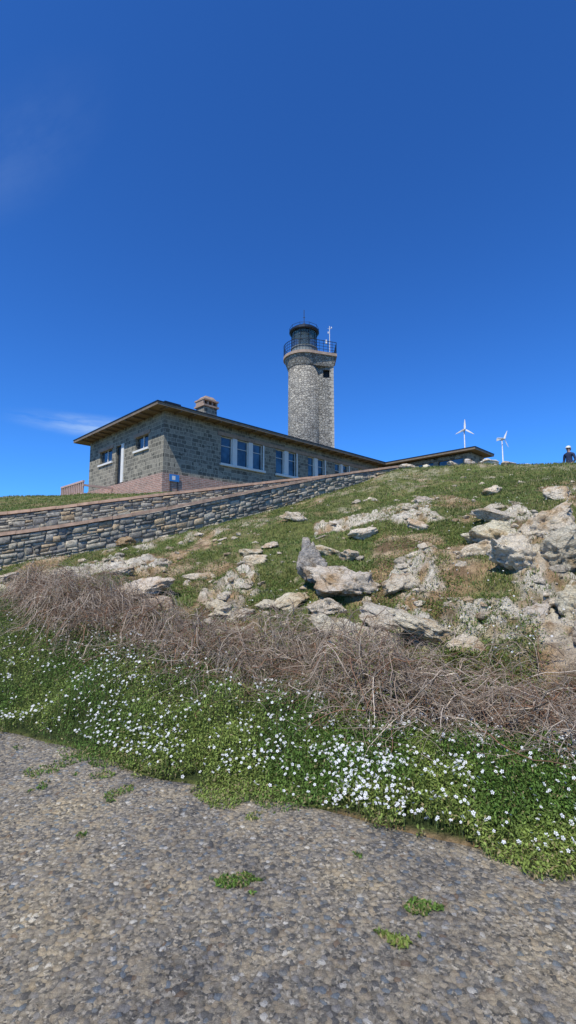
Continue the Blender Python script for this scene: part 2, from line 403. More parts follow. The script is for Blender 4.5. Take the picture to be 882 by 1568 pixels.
rock_group('rock_outcrop', [
 (-2.35,7.6,1.05,.6,.42,.1,5,(R(14),R(-12),R(8))),(-2.85,7.9,.5,.4,.28,.06,4,(0,R(-12),0)),(-1.95,7.3,.6,.4,.28,.08,4,(0,R(10),0)),
 (-1.0,7.2,.65,.45,.3,.08,5,(R(10),R(10),0)),(-.65,7.1,.45,.35,.22,.06,4,(0,R(-10),0)),(-4.75,9.6,.9,.5,.28,.08,4,(0,R(-8),0)),(-5.9,9.9,.8,.5,.34,.06,4,(0,R(-8),0)),
 (-5.5,8.8,.8,.5,.34,.08,4,(0,R(-8),0)),(-1.6,8.7,.8,.4,.28,.1,4,(0,R(8),0)),(-.7,9.1,.7,.4,.26,.08,4,(0,R(-8),0)),(-3.2,9,.6,.4,.24,.08,4,(0,R(-8),0))], 4, (.95,.90,.82), .9)
rock_group('boulder', [(-4.3,12.75,.62,.5,.34,.05,4,(0,R(-6),0))], 5, (.5,.4,.3))
rock_group('boulder', [(.15,12.2,.85,.5,.36,.08,4,(0,R(10),0)),(-.75,10.1,.6,.4,.28,.08,4,(0,R(10),0)),(-.35,10.4,.45,.35,.22,.06,4,(0,0,0)),
 (3.6,12.6,.6,.4,.3,.1,4,(0,0,0)),(2.9,11.2,.6,.4,.28,.1,4,(0,R(12),0)),(5.2,11.8,.7,.5,.3,.12,4,(0,0,0)),(1.6,9.6,.7,.4,.3,.1,4,(0,R(-9),0)),(2.1,14.5,.5,.4,.2,.08,3,(0,0,0)),(.8,9.2,.6,.4,.28,.09,4,(0,R(9),0)),(2.6,9.4,.8,.5,.34,.1,4,(0,R(15),0)),(1.1,8.6,.5,.4,.28,.08,4,(0,R(9),0))], 6, (1,.96,.9))
rock_group('boulder', [(8.5,19.8,.9,.6,.5,.15,4,(0,R(10),0)),(7.9,20.1,.5,.4,.35,.1,3,(0,0,0)),(9.3,19.6,.6,.5,.35,.1,4,(0,R(-10),0)),(9.9,19,.5,.4,.3,.08,3,(0,0,0)),
  (5.4,20.7,.8,.6,.36,.12,4,(0,0,0)),(7.2,20.3,.6,.5,.28,.1,4,(0,0,0)),(6.2,20.6,.4,.4,.22,.08,3,(0,0,0)),(10.6,18.9,.4,.4,.22,.08,3,(0,0,0)),(11.3,18.4,.4,.3,.2,.08,3,(0,0,0))], 7)
def region(n, x0, x1, y0, y1, power=1.0):
    u = RNG.random(n); y = (y0**-power+(u)*(y1**-power-y0**-power))**(-1/power)
    return RNG.uniform(x0, x1, n)*y, y
sx, sy = region(5200, -.75, .75, 5.5, 20, .6)
k = (edge_d(sx, sy) > 1.9)&(bramble_t(sx, sy) > .5)
s1, _ = side(FW, sx, sy); k &= (s1 < -.25)|(sx > 5.2)
k &= RNG.random(len(sx)) < .10+.5*rockmask(sx, sy)+.32*sstep(.5, .62, fbm(sx*1.3, sy*1.3, 4, 3))
sx, sy = sx[k], sy[k]; sz = H(sx, sy)
VV = []; FF = []; CC = []; off = 0
protos = [rock(1, .8, .5, 3, 900+i, (0, 0, 0), 12)[0] for i in range(14)]
F2 = ICO[3][1]
for i in range(len(sx)):
    s = .020+.15*RNG.random()**3.2
    a = RNG.uniform(0, 6.28); ca, sa = math.cos(a), math.sin(a)
    P = protos[i % 14]*s; P = np.c_[P[:, 0]*ca-P[:, 1]*sa, P[:, 0]*sa+P[:, 1]*ca, P[:, 2]]
    VV.append(P+[sx[i], sy[i], sz[i]+s*.03]); FF.append(F2+off); off += len(P)
    CC.append(np.tile(np.array([1, .93, .82])*RNG.uniform(.6, 1.15), (len(P), 1)))
mesh_np('scattered_stones', np.vstack(VV), None, np.vstack(FF), np.vstack(CC), m_rock, False)
gx = RNG.uniform(-4.5, 4.5, 9000); gy = RNG.uniform(1.0, 6, 9000); gd = edge_d(gx, gy)
k = (gd < .0)&(RNG.random(9000) < .15+.85*np.exp(gd/.25)); gx, gy = gx[k], gy[k]
V1, F1 = ICO[1]; n = len(gx); s = RNG.uniform(.002, .007, n)
G = V1[None]*np.stack([s*RNG.uniform(.8,1.4,n), s*RNG.uniform(.8,1.4,n), s*.6], -1)[:, None, :]*RNG.uniform(.8,1.2,(n,len(V1),1))
G = G+np.stack([gx, gy, np.full(n, .009)], -1)[:, None, :]
gc = np.repeat(RNG.uniform(.3, .8, (n, 1))*np.array([1, .93, .82]), len(V1), 0)
mesh_np('gravel', G.reshape(-1, 3), None, (F1[None]+(np.arange(n)*len(V1))[:, None, None]).reshape(-1, 3), gc, m_rock)

# ---------------------------------------------------------------- vegetation
def blades(px, py, pz, h, w, lean, ang, c0):
    n = len(px); dx, dy = np.cos(ang), np.sin(ang); qx, qy = -dy, dx
    B = np.stack([px, py, pz], -1)
    side_ = np.stack([qx, qy, np.zeros(n)], -1)*w[:, None]*.5
    m1 = B+np.stack([dx*h*lean*.3, dy*h*lean*.3, h*.55], -1)
    tp = B+np.stack([dx*h*lean, dy*h*lean, h*(1-.35*lean)], -1)
    V = np.stack([B-side_, B+side_, m1+side_*.8, m1-side_*.8, tp], 1).reshape(-1, 3)
    b = np.arange(n)*5
    Qd = np.stack([b, b+1, b+2, b+3], -1); T = np.stack([b+3, b+2, b+4], -1)
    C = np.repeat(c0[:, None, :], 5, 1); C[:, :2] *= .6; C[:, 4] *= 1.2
    return V, Qd, T, C.reshape(-1, 3)
def leaves(P, size, tiltmax, c0, wid=.27):
    n = len(P); a = RNG.uniform(0, 6.283, n); t = RNG.normal(0, tiltmax, n)
    d = np.stack([np.cos(a)*np.cos(t), np.sin(a)*np.cos(t), np.sin(t)], -1)
    b = RNG.uniform(-.7, .7, n)
    q = np.stack([-np.sin(a)*np.cos(b), np.cos(a)*np.cos(b), np.sin(b)], -1)
    s = size[:, None]
    V = np.stack([P-d*s*.5, P+q*s*wid, P+d*s*.6-np.array([0, 0, .15])*s, P-q*s*wid], 1).reshape(-1, 3)
    i = np.arange(n)*4
    return V, np.stack([i, i+1, i+2, i+3], -1), np.repeat(c0, 4, 0)
def canopy(x, y):
    d = edge_d(x, y)
    h = .04+.17*fbm(x*2.3, y*2.3, 3, 3)+.14*sstep(.48, .7, fbm(x*1.1+5, y*1.1, 5, 2))
    return h*sstep(-.22, .42, d+.16*(fbm(x*4, y*4, 6, 2)-.5)*2)
n = 800000
lx, ly = region(n, -1.0, 1.0, 2.0, 10.5, .7)
d = edge_d(lx, ly); bt = bramble_t(lx, ly)
ragged = .34*(fbm(lx*2.4, ly*2.4, 2, 4)-.5)*2
topn = fbm(lx*1.7, ly*1.7, 4, 3)
upper = np.where(lx < -3.0, 1.2+1.5*(topn-.5), -.15+2.2*(topn-.5))
k = (d > -.10+ragged)&(bt < upper)&(d < 3.2)
weed = (d < 0)&(d > -.9)&(fbm(lx*5+3, ly*5, 7, 3) > .715)
k |= weed
k &= RNG.random(n) < (.40+.60*sstep(.30, .44, fbm(lx*3.1, ly*3.1, 1, 3)))*(.35+.65*sstep(-.1, .2, d-ragged))
lx, ly = lx[k], ly[k]
if len(lx) > 330000:
    k = RNG.permutation(len(lx))[:330000]; lx, ly = lx[k], ly[k]
hz = np.maximum(H(lx, ly), 0); ch = canopy(lx, ly)+.008
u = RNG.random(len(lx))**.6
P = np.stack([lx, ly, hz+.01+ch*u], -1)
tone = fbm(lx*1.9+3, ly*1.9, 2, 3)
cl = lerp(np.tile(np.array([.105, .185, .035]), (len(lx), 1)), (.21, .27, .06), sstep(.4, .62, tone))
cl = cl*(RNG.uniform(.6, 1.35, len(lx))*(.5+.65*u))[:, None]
dry = RNG.random(len(lx)) < .04+.14*(edge_d(lx, ly) < .1); cl[dry] = np.array([.38, .31, .15])*RNG.uniform(.6, 1.1, (dry.sum(), 1))
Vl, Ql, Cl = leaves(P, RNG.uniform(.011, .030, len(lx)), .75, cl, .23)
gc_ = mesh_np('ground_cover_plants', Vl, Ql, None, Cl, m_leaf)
sel = RNG.permutation(len(lx))[:34000]; m = len(sel)
gcol = np.array([.15, .21, .055])*RNG.uniform(.6, 1.5, (m, 1)); dd = RNG.random(m) < .12; gcol[dd] = np.array([.42, .35, .19])*RNG.uniform(.6, 1.1, (dd.sum(), 1))
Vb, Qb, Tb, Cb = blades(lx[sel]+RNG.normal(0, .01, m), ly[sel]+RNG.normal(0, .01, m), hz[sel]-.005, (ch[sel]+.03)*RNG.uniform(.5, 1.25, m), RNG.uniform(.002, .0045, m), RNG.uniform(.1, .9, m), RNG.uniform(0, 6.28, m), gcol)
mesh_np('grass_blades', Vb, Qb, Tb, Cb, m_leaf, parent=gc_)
# white flowers
n = 90000
fx, fy = region(n, -.95, .95, 2.2, 9.5, .75)
d = edge_d(fx, fy); bt = bramble_t(fx, fy)
cl_ = fbm(fx*1.7+11, fy*1.7+4, 6, 4)
upper = np.where(fx < -2.6, 1.0, -.2)
k = (d > .0+.2*(fbm(fx*3, fy*3, 2, 2)-.35))&(d < 3.1)&(bt < upper)&(RNG.random(n) < .09+.30*sstep(.46, .70, cl_)+.40*sstep(.58, .70, fbm(fx*4.2, fy*4.2, 1, 3)))
fx, fy = fx[k], fy[k]
if len(fx) > 3500:
    k = RNG.permutation(len(fx))[:3500]; fx, fy = fx[k], fy[k]
ex, ey = region(3600, -.1, .65, 4.6, 11, .6)
k = (fbm(ex*1.5, ey*1.5, 3, 3) > .56)&(edge_d(ex, ey) > 1); ex, ey = ex[k][:300], ey[k][:300]
fx = np.r_[fx, ex]; fy = np.r_[fy, ey]; n = len(fx)
fz = np.maximum(H(fx, fy), 0)+np.r_[canopy(fx[:n-len(ex)], fy[:n-len(ex)])*RNG.uniform(.75, 1.15, n-len(ex)), np.full(len(ex), .08)]+.02
rad = RNG.uniform(.0075, .0145, n)
nrm = np.stack([RNG.normal(0, .6, n), RNG.normal(-.4, .6, n), np.ones(n)], -1); nrm /= np.linalg.norm(nrm, axis=1)[:, None]
e1 = np.cross(nrm, np.array([0, 1, .3])); e1 /= np.linalg.norm(e1, axis=1)[:, None]; e2 = np.cross(nrm, e1)
Cn = np.stack([fx, fy, fz], -1); Vf = []
rot = RNG.uniform(0, 1.2, n)
for p in range(5):
    a = rot+p*1.2566
    def pt(rr, da, up): return Cn+(np.cos(a+da)[:, None]*e1+np.sin(a+da)[:, None]*e2)*(rad*rr)[:, None]+nrm*(rad*up)[:, None]
    Vf.append(np.stack([pt(.1, 0, 0), pt(.8, -.5, .3), pt(1.05, 0, .25), pt(.8, .5, .3)], 1))
Vf = np.stack(Vf, 1).reshape(-1, 3); i = np.arange(n*5)*4
fl = mesh_np('white_wildflowers', Vf, np.stack([i, i+1, i+2, i+3], -1), None, np.repeat(RNG.uniform(.72, .9, (n, 1))*np.array([1, .99, .96]), 20, 0), m_petal)
Vs, Qs, Ts, Cs = blades(fx, fy, fz-.06, np.full(n, .06), np.full(n, .004), np.full(n, .02), RNG.uniform(0, 6, n), np.tile(np.array([.12, .16, .05]), (n, 1)))
mesh_np('stalks', Vs, Qs, Ts, Cs, m_leaf, parent=fl)

def tufts(name, n, xr, yr, pw, hmin, hmax, nb, cond, cg, spread=.05):
    tx, ty = region(n, xr[0], xr[1], yr[0], yr[1], pw)
    k = cond(tx, ty); tx, ty = tx[k], ty[k]
    tx = np.repeat(tx, nb)+RNG.normal(0, spread, len(tx)*nb); ty = np.repeat(ty, nb)+RNG.normal(0, spread, len(ty)*nb)
    s1, _ = side(FW, tx, ty); s2, _ = side(RW, tx, ty)
    k = ((s1 < -.2)|(s2 > .25)|(tx > 5.2)); tx, ty = tx[k], ty[k]
    m = len(tx); z = H(tx, ty)-.01
    sc = .6+.035*ty
    h = RNG.uniform(hmin, hmax, m)*sc; w = RNG.uniform(.006, .013, m)*sc*1.2
    u = RNG.random((m, 1)); c0 = np.array(cg[0])*(1-u)+np.array(cg[1])*u
    c0 = c0*(.65+.8*fbm(tx*1.3, ty*1.3, 2, 3))[:, None]
    dead = RNG.random(m) < .08+.2*sstep(.5, .65, fbm(tx*.9, ty*.9, 1, 3)); c0[dead] = np.array([.40, .33, .17])
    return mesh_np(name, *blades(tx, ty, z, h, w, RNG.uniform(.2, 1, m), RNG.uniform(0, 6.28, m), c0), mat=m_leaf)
tufts('turf_grass', 38000, (-.8, .8), (5.5, 30), .5, .03, .095, 9,
      lambda x, y: (RNG.random(len(x)) < greenmask(x, y)*.95+.10)&(edge_d(x, y) > 2.0)&(bramble_t(x, y) > .8), ((.11, .17, .04), (.20, .25, .07)))
tufts('dry_grass', 5200, (-.8, .8), (5.5, 20), .5, .04, .11, 9,
      lambda x, y: (RNG.random(len(x)) < .4*sstep(.45, .6, fbm(x*1.7, y*1.7, 7, 3)))&(edge_d(x, y) > 1.8)&(bramble_t(x, y) > .3), ((.38, .29, .17), (.24, .17, .10)), .07)
lx, ly = region(300000, -.75, .8, 4.5, 18, .6)
s1, _ = side(FW, lx, ly)
k = (edge_d(lx, ly) > 1.2)&(s1 < -.2)&(bramble_t(lx, ly) > -.6)&(RNG.random(len(lx)) < sstep(.46, .56, fbm(lx*1.4+31, ly*1.2, 2, 4))*(1-.6*rockmask(lx, ly)))
lx, ly = lx[k][:140000], ly[k][:140000]; m = len(lx)
P = np.stack([lx, ly, H(lx, ly)+RNG.uniform(0, .13, m)*(.4+.6*sstep(.5, .65, fbm(lx*2, ly*2, 1, 2)))], -1)
c0 = np.array([.115, .17, .04])*RNG.uniform(.45, 1.6, (m, 1)); c0[:, 0] *= RNG.uniform(.8, 1.5, m)
Vl, Ql, Cl = leaves(P, RNG.uniform(.02, .042, m), .7, c0, .2)
mesh_np('creeping_plants', Vl, Ql, None, Cl, m_leaf)

# ---------------------------------------------------------------- brambles
def tubes(PL, rad, c0, ns=3):
    n, K, _ = PL.shape
    T = np.gradient(PL, axis=1); T /= np.linalg.norm(T, axis=2)[..., None]+1e-9
    up = np.tile(np.array([.3, .2, .93]), (n, K, 1)); A = np.cross(T, up); A /= np.linalg.norm(A, axis=2)[..., None]+1e-9
    B = np.cross(T, A)
    taper = np.linspace(1, .4, K)[None, :, None]*rad[:, None, None]
    V = np.stack([PL+(A*math.cos(2*math.pi*j/ns)+B*math.sin(2*math.pi*j/ns))*taper for j in range(ns)], 2)
    V = V.reshape(-1, 3)
    idx = np.arange(n*K*ns).reshape(n, K, ns); q = []
    for j in range(ns):
        q.append(np.stack([idx[:, :-1, j], idx[:, :-1, (j+1) % ns], idx[:, 1:, (j+1) % ns], idx[:, 1:, j]], -1).reshape(-1, 4))
    return V, np.vstack(q), np.repeat(c0, K*ns, 0)
def mound(x, y):
    t = bramble_t(x, y)+.6*(fbm(x*1.5+8, y*1.5, 5, 3)-.5)*2
    return (.08+.40*sstep(.36, .62, fbm(x*1.6+40, y*1.6+3, 3, 3)))*np.exp(-(np.abs(t)*.85)**2.6)
def stems(n, Lr, K=9, kink=.26):
    x = RNG.uniform(-4.4, 5, n*4); yb = np.interp(x, BX, BY); w = np.interp(x, BX, BWd)
    y = yb+RNG.normal(0, .6, n*4)*w/.8
    md = mound(x, y); k = RNG.random(n*4) < .05+md*3.0; x, y, md = x[k][:n], y[k][:n], md[k][:n]; n = len(x)
    L = RNG.uniform(*Lr, n)
    a = RNG.uniform(0, 6.283, n); a = np.where(RNG.random(n) < .4, RNG.normal(-.9, .6, n), a)
    A_ = a[:, None]+np.cumsum(RNG.normal(0, kink, (n, K)), 1)
    el = RNG.normal(.60, .45, n)[:, None]-np.linspace(0, 1, K)[None]*RNG.uniform(.3, 1.7, n)[:, None]+np.cumsum(RNG.normal(0, .12, (n, K)), 1)
    stp = (L/(K-1))[:, None]
    X_ = x[:, None]+np.cumsum(np.cos(A_)*np.cos(el)*stp, 1); Y_ = y[:, None]+np.cumsum(np.sin(A_)*np.cos(el)*stp, 1)
    g0 = np.maximum(H(x, y), 0); gz = np.maximum(H(X_, Y_), 0)
    Zs = g0[:, None]+(md*RNG.uniform(0, .85, n))[:, None]+np.cumsum(np.sin(el)*stp, 1)
    top = gz+mound(X_, Y_)*1.25+.06+RNG.uniform(0, .08, n)[:, None]
    over = np.maximum(Zs-top, 0); Zs = Zs-over*.65
    Zs = np.maximum(Zs, gz+.006)
    keep = edge_d(X_, Y_).min(1) > .45
    return np.stack([X_, Y_, Zs], -1)[keep]
PL = np.concatenate([stems(5600, (.2, .5), 9, .34), stems(4600, (.35, .9))]); n = len(PL)
u = RNG.random((n, 1)); c0 = np.array([.28, .20, .14])*(1-u)+np.array([.60, .50, .385])*u
c0 *= RNG.uniform(.45, 1.1, (n, 1))
red = RNG.random(n) < .16; c0[red] = np.array([.22, .12, .07])
V, Qd, C = tubes(PL, RNG.uniform(.0017, .0036, n)+.004*(RNG.random(n) < .2), c0)
bram = mesh_np('bramble_thicket', V, Qd, None, C, m_stem)
nb = 16000
sel = RNG.integers(0, n, nb); tpos = RNG.integers(2, 8, nb); S = PL[sel, tpos]
K = 5; dirs = (PL[sel, tpos]-PL[sel, tpos-1]); dirs /= np.linalg.norm(dirs, axis=1)[:, None]+1e-9
dirs = dirs+RNG.normal(0, .65, (nb, 3)); dirs[:, 2] += .12; dirs /= np.linalg.norm(dirs, axis=1)[:, None]
L = RNG.uniform(.04, .20, nb)
TP = S[:, None, :]+dirs[:, None, :]*(np.linspace(0, 1, K)[None, :, None]*L[:, None, None])+np.cumsum(RNG.normal(0, .004, (nb, K, 3)), 1)
V, Qd, C = tubes(TP, RNG.uniform(.0010, .0022, nb), c0[sel]*1.05)
mesh_np('twigs', V, Qd, None, C, m_stem, parent=bram)
m = 44000; x = RNG.uniform(-4.4, 5, m); y = np.interp(x, BX, BY)+RNG.normal(0, .55, m)*np.interp(x, BX, BWd)/.8
z = np.maximum(H(x, y), 0)+RNG.random(m)**1.3*(.05+mound(x, y)*.95)
gsel = fbm(x*2.0+2, y*2.0, 5, 3) > .50
c1 = np.where(gsel[:, None], np.array([.15, .19, .045]), np.array([.27, .16, .09]))*RNG.uniform(.5, 1.3, (m, 1))
k = (gsel|(RNG.random(m) < .3))&(edge_d(x, y) > .3)
Vl, Ql, Cl = leaves(np.stack([x, y, z], -1)[k], RNG.uniform(.012, .034, k.sum()), .8, c1[k])
mesh_np('bramble_leaves', Vl, Ql, None, Cl, m_leaf, parent=bram)

# ---------------------------------------------------------------- stone walls with path
m_stone, nt, bs, _ = new_mat('schist_stone')
a = N(nt, 'ShaderNodeVertexColor', layer_name='Col'); c = coords(nt)
f = noise(nt, c, 12, 6, .7); g = noise(nt, c, 5, 5)
col = mix(nt, 1, a.outputs[0], ramp(nt, f, [(.3, (.5,.5,.5)), (.7, (1.5,1.5,1.5))]), 'MULTIPLY')
col = mix(nt, ramp(nt, g, [(.54, (0,0,0)), (.64, (.5,.5,.5))]), col, (.42, .39, .29))
nt.links.new(col, bs.inputs['Base Color']); bump(nt, bs, f, .8, .05)
m_coping = plain('terracotta_coping', (.50, .33, .22), .85, 0, 5, .3)
m_path = plain('path_gravel', (.42, .36, .27), .95, 0, 14, .3)
def arclen(P): return np.r_[0, np.cumsum(np.linalg.norm(np.diff(P[:, :2], axis=0), axis=1))]
def build_wall(name, PLn, base_fn, thick, seed, cop=.5):
    S = arclen(PLn); tot = S[-1]; r = np.random.default_rng(seed)
    par = empty(name)
    def at(s): return np.array([np.interp(s, S, PLn[:, k]) for k in range(3)])
    def frame(s):
        p = at(min(tot, s+.2))-at(max(0, s-.2)); t = np.array([p[0], p[1]]); t /= np.linalg.norm(t)
        return t, np.array([t[1], -t[0]])
    V = []; Qs = []; C = []
    def stone(s1, s2, d1, d2):
        g_ = .009
        wob = r.uniform(-.022, .022, (4, 2))
        cr = [(s1+g_, -d2+g_), (s2-g_, -d2+g_), (s2-g_, -d1-g_), (s1+g_, -d1-g_)]
        pr = r.uniform(-.018, .028); vs = []
        mcs = (s1+s2)/2; mcz = -(d1+d2)/2
        for lay in range(3):
            for q, (cs, cz) in enumerate(cr):
                cs2 = cs+wob[q, 0]; cz2 = cz+wob[q, 1]
                out = thick/2+(-.12, pr-.014, pr+.010)[lay]
                if lay == 2: cs2 += (mcs-cs)*.16; cz2 += (mcz-cz)*.22; out += r.uniform(-.008, .008)
                cc = float(np.clip(cs2, 0, tot)); pp = at(cc); t, nn = frame(cc)
                vs.append((pp[0]+nn[0]*out, pp[1]+nn[1]*out, pp[2]+min(cz2, -.004)))
        b = len(V); V.extend(vs)
        for q in range(4):
            q2 = (q+1) % 4
            Qs.append((b+q, b+q2, b+4+q2, b+4+q)); Qs.append((b+4+q, b+4+q2, b+8+q2, b+8+q))
        Qs.append((b+8, b+9, b+10, b+11))
        k = r.random(); bc = (.29,.265,.215) if k < .42 else (.41,.355,.26) if k < .72 else (.18,.17,.15) if k < .9 else (.44,.33,.20)
        C.extend([np.array(bc)*r.uniform(.7, 1.2)]*12)
    rows = [.02]
    while rows[-1] < 1.4: rows.append(rows[-1]+r.uniform(.055, .115))
    taken = [None]*len(rows)
    for ri_ in range(len(rows)-1):
        s = -r.uniform(0, .1)
        blocked = taken[ri_] or []
        while s < tot-.06:
            for (b0_, b1_) in blocked:
                if b0_-.03 <= s < b1_: s = b1_
            nxt = min([b0_ for (b0_, b1_) in blocked if b0_ > s]+[tot])
            L_ = r.uniform(.10, .42); s2_ = min(s+L_, nxt)
            if nxt-s2_ < .08: s2_ = nxt
            if s2_-s > .04:
                tall = r.random() < .33 and ri_+2 < len(rows) and s2_-s > .15
                d2_ = rows[ri_+2] if tall else rows[ri_+1]
                if tall: taken[ri_+1] = (taken[ri_+1] or [])+[(s, s2_)]
                p = at(max(0, (s+s2_)/2))
                if p[2]-rows[ri_] > base_fn(p)-.15: stone(max(s, 0), s2_, rows[ri_], d2_)
            s = max(s2_, s+.02)
    mesh_np('facing_stones', V, Qs, None, np.array(C), m_stone, False, par)
    ss = np.arange(0, tot+.001, .25); core = []; cf = []
    for i, s in enumerate(ss):
        p = at(s); t, nn = frame(s); b0 = base_fn(p)-.4
        core += [(p[0]+nn[0]*(thick/2-.014), p[1]+nn[1]*(thick/2-.014), b0), (p[0]+nn[0]*(thick/2-.014), p[1]+nn[1]*(thick/2-.014), p[2]-.01),
                 (p[0]-nn[0]*thick/2, p[1]-nn[1]*thick/2, p[2]-.01), (p[0]-nn[0]*thick/2, p[1]-nn[1]*thick/2, b0)]
        if i:
            a0 = 4*(i-1); b0_ = 4*i
            for q in range(4): cf.append((a0+q, b0_+q, b0_+(q+1) % 4, a0+(q+1) % 4))
    cf += [(0, 1, 2, 3), (len(core)-1, len(core)-2, len(core)-3, len(core)-4)]
    mesh_np('mortar_core', core, cf, None, np.tile([.25, .22, .165], (len(core), 1)), m_stone, False, par)
    mb = MB(); s = 0
    while s < tot-.1:
        L = r.uniform(.45, .7); e = min(s+L, tot)
        a_, b_ = at(s+.004), at(e-.004); ta, na = frame(s); tb_, nb_ = frame(e); j = r.uniform(-.006, .006); w1 = cop/2+r.uniform(-.010, .010)
        pts = []
        for (p, nn) in ((a_, na), (b_, nb_)):
            pts.append([(p[0]+nn[0]*w1, p[1]+nn[1]*w1, p[2]+j), (p[0]-nn[0]*cop/2, p[1]-nn[1]*cop/2, p[2]+j)])
        b = len(mb.v); th = .09
        for zz in (.003, th):
            for (p, k) in ((0, 0), (1, 0), (1, 1), (0, 1)):
                q = pts[p][k]; mb.v.append((q[0], q[1], q[2]+zz))
        mb.f += [(b+3,b+2,b+1,b),(b+4,b+5,b+6,b+7),(b,b+1,b+5,b+4),(b+1,b+2,b+6,b+5),(b+2,b+3,b+7,b+6),(b+3,b,b+4,b+7)]
        s = e
    mb.obj('coping', m_coping, par)
    return par
fb = lambda p: float(fT(np.array([p[0]]), np.array([p[1]]))[0])
build_wall('stone_wall', FW, fb, .36, 21, .46)
zf = lambda p: p[2]-.55
build_wall('stone_wall', RW, zf, .3, 22, .38)
sA = np.linspace(0, 1, 90)
def samp(P, u):
    S = arclen(P); return np.stack([np.interp(u*S[-1], S, P[:, k]) for k in range(3)], -1)
A = samp(FW, sA); B = samp(RW, sA)
pv = np.vstack([np.c_[A[:, :2], A[:, 2]-.06], np.c_[B[:, :2], np.minimum(B[:, 2]-.3, A[:, 2]+.12)]])
i = np.arange(89); mesh_np('footpath', pv, np.stack([i, i+1, i+91, i+90], -1), mat=m_path, smooth=True)

# ---------------------------------------------------------------- building materials
def rubble(name, tones, scale, zs, mortar, edge=.05, bumpd=.03):
    m, nt, b, _ = new_mat(name)
    c = coords(nt, 'Object', (1, 1, zs))
    nz = N(nt, 'ShaderNodeTexNoise'); nz.inputs['Scale'].default_value = 3; nt.links.new(c, nz.inputs[0])
    wm = N(nt, 'ShaderNodeMix', data_type='VECTOR'); wm.inputs[0].default_value = .06
    nt.links.new(c, wm.inputs[4]); nt.links.new(nz.outputs[1], wm.inputs[5])
    v = voro(nt, wm.outputs[1], scale, 'F1', .85); e = voro(nt, wm.outputs[1], scale, 'DISTANCE_TO_EDGE', .85)
    s = N(nt, 'ShaderNodeSeparateColor'); nt.links.new(v.outputs['Color'], s.inputs[0])
    k = len(tones)-1
    col = ramp(nt, s.outputs[0], [(i/k, t) for i, t in enumerate(tones)])
    f = noise(nt, coords(nt), 22, 5, .7)
    col = mix(nt, 1, col, ramp(nt, f, [(.3, (.7,.7,.7)), (.7, (1.3,1.3,1.3))]), 'MULTIPLY')
    mk = ramp(nt, e.outputs['Distance'], [(edge*.5, (1,1,1)), (edge, (0,0,0))])
    col = mix(nt, mk, col, mortar)
    w = noise(nt, coords(nt), .5, 4); col = mix(nt, 1, col, ramp(nt, w, [(.35, (.9,.9,.9)), (.65, (1.08,1.07,1.04))]), 'MULTIPLY')
    nt.links.new(col, b.inputs['Base Color'])
    h = ramp(nt, e.outputs['Distance'], [(0, (0,0,0)), (edge*1.6, (1,1,1))])
    bump(nt, b, h, .9, bumpd)
    return m
def coursed(name):
    """squared granite blocks in irregular courses, from the box-projected UVs"""
    m, nt, b, _ = new_mat(name)
    tc = N(nt, 'ShaderNodeTexCoord'); nz = N(nt, 'ShaderNodeTexNoise'); nz.inputs['Scale'].default_value = 1.6; nt.links.new(tc.outputs['UV'], nz.inputs[0])
    wm = N(nt, 'ShaderNodeMix', data_type='VECTOR'); wm.inputs[0].default_value = .10
    nt.links.new(tc.outputs['UV'], wm.inputs[4]); nt.links.new(nz.outputs[1], wm.inputs[5])
    cols = []; facs = []
    for (bw, rh, off) in ((.42, .21, .4), (.26, .21, .5)):
        br = N(nt, 'ShaderNodeTexBrick'); nt.links.new(wm.outputs[1], br.inputs[0]); br.offset = off; br.squash = .7; br.squash_frequency = 3
        br.inputs['Scale'].default_value = 1; br.inputs['Brick Width'].default_value = bw; br.inputs['Row Height'].default_value = rh; br.inputs['Mortar Size'].default_value = .015; br.inputs['Mortar Smooth'].default_value = .3
        br.inputs['Color1'].default_value = (.105, .10, .083, 1); br.inputs['Color2'].default_value = (.30, .275, .22, 1); br.inputs['Mortar'].default_value = (.38, .35, .275, 1)
        cols.append(br.outputs[0]); facs.append(br.outputs['Fac'])
    selv = ramp(nt, noise(nt, tc.outputs['UV'], .9, 1), [(.49, (0,0,0)), (.5, (1,1,1))])
    col = mix(nt, selv, cols[0], cols[1]); fc = mix(nt, selv, facs[0], facs[1])
    f = noise(nt, coords(nt), 14, 6, .75)
    col = mix(nt, 1, col, ramp(nt, f, [(.3, (.6,.6,.6)), (.7, (1.4,1.38,1.32))]), 'MULTIPLY')
    w = noise(nt, coords(nt), .6, 4); col = mix(nt, 1, col, ramp(nt, w, [(.35, (.88,.88,.88)), (.65, (1.1,1.08,1.04))]), 'MULTIPLY')
    nt.links.new(col, b.inputs['Base Color']); bump(nt, b, fc, -.8, .03)
    return m
m_bwall = coursed('granite_blocks')
m_tower = rubble('granite_tower', [(.18,.17,.145), (.35,.33,.28), (.24,.23,.20), (.42,.39,.32), (.20,.19,.165)], 3.3, 1.6, (.12,.11,.095), .07, .05)
m_brick, nt, bs, _ = new_mat('red_brick')
tc = N(nt, 'ShaderNodeTexCoord'); br = N(nt, 'ShaderNodeTexBrick'); nt.links.new(tc.outputs['UV'], br.inputs[0])
br.inputs['Scale'].default_value = 1; br.inputs['Brick Width'].default_value = .3; br.inputs['Row Height'].default_value = .1; br.inputs['Mortar Size'].default_value = .011
br.inputs['Color1'].default_value = (.40, .22, .155, 1); br.inputs['Color2'].default_value = (.28, .17, .125, 1); br.inputs['Mortar'].default_value = (.46, .42, .36, 1)
nt.links.new(mix(nt, 1, br.outputs[0], ramp(nt, noise(nt, tc.outputs['UV'], 4, 5), [(.3, (.75,.75,.75)), (.7, (1.25,1.2,1.2))]), 'MULTIPLY'), bs.inputs['Base Color'])
bump(nt, bs, br.outputs['Fac'], -.4, .01)
m_white = plain('white_paint', (.70, .67, .60), .6, 0, 3, .06)
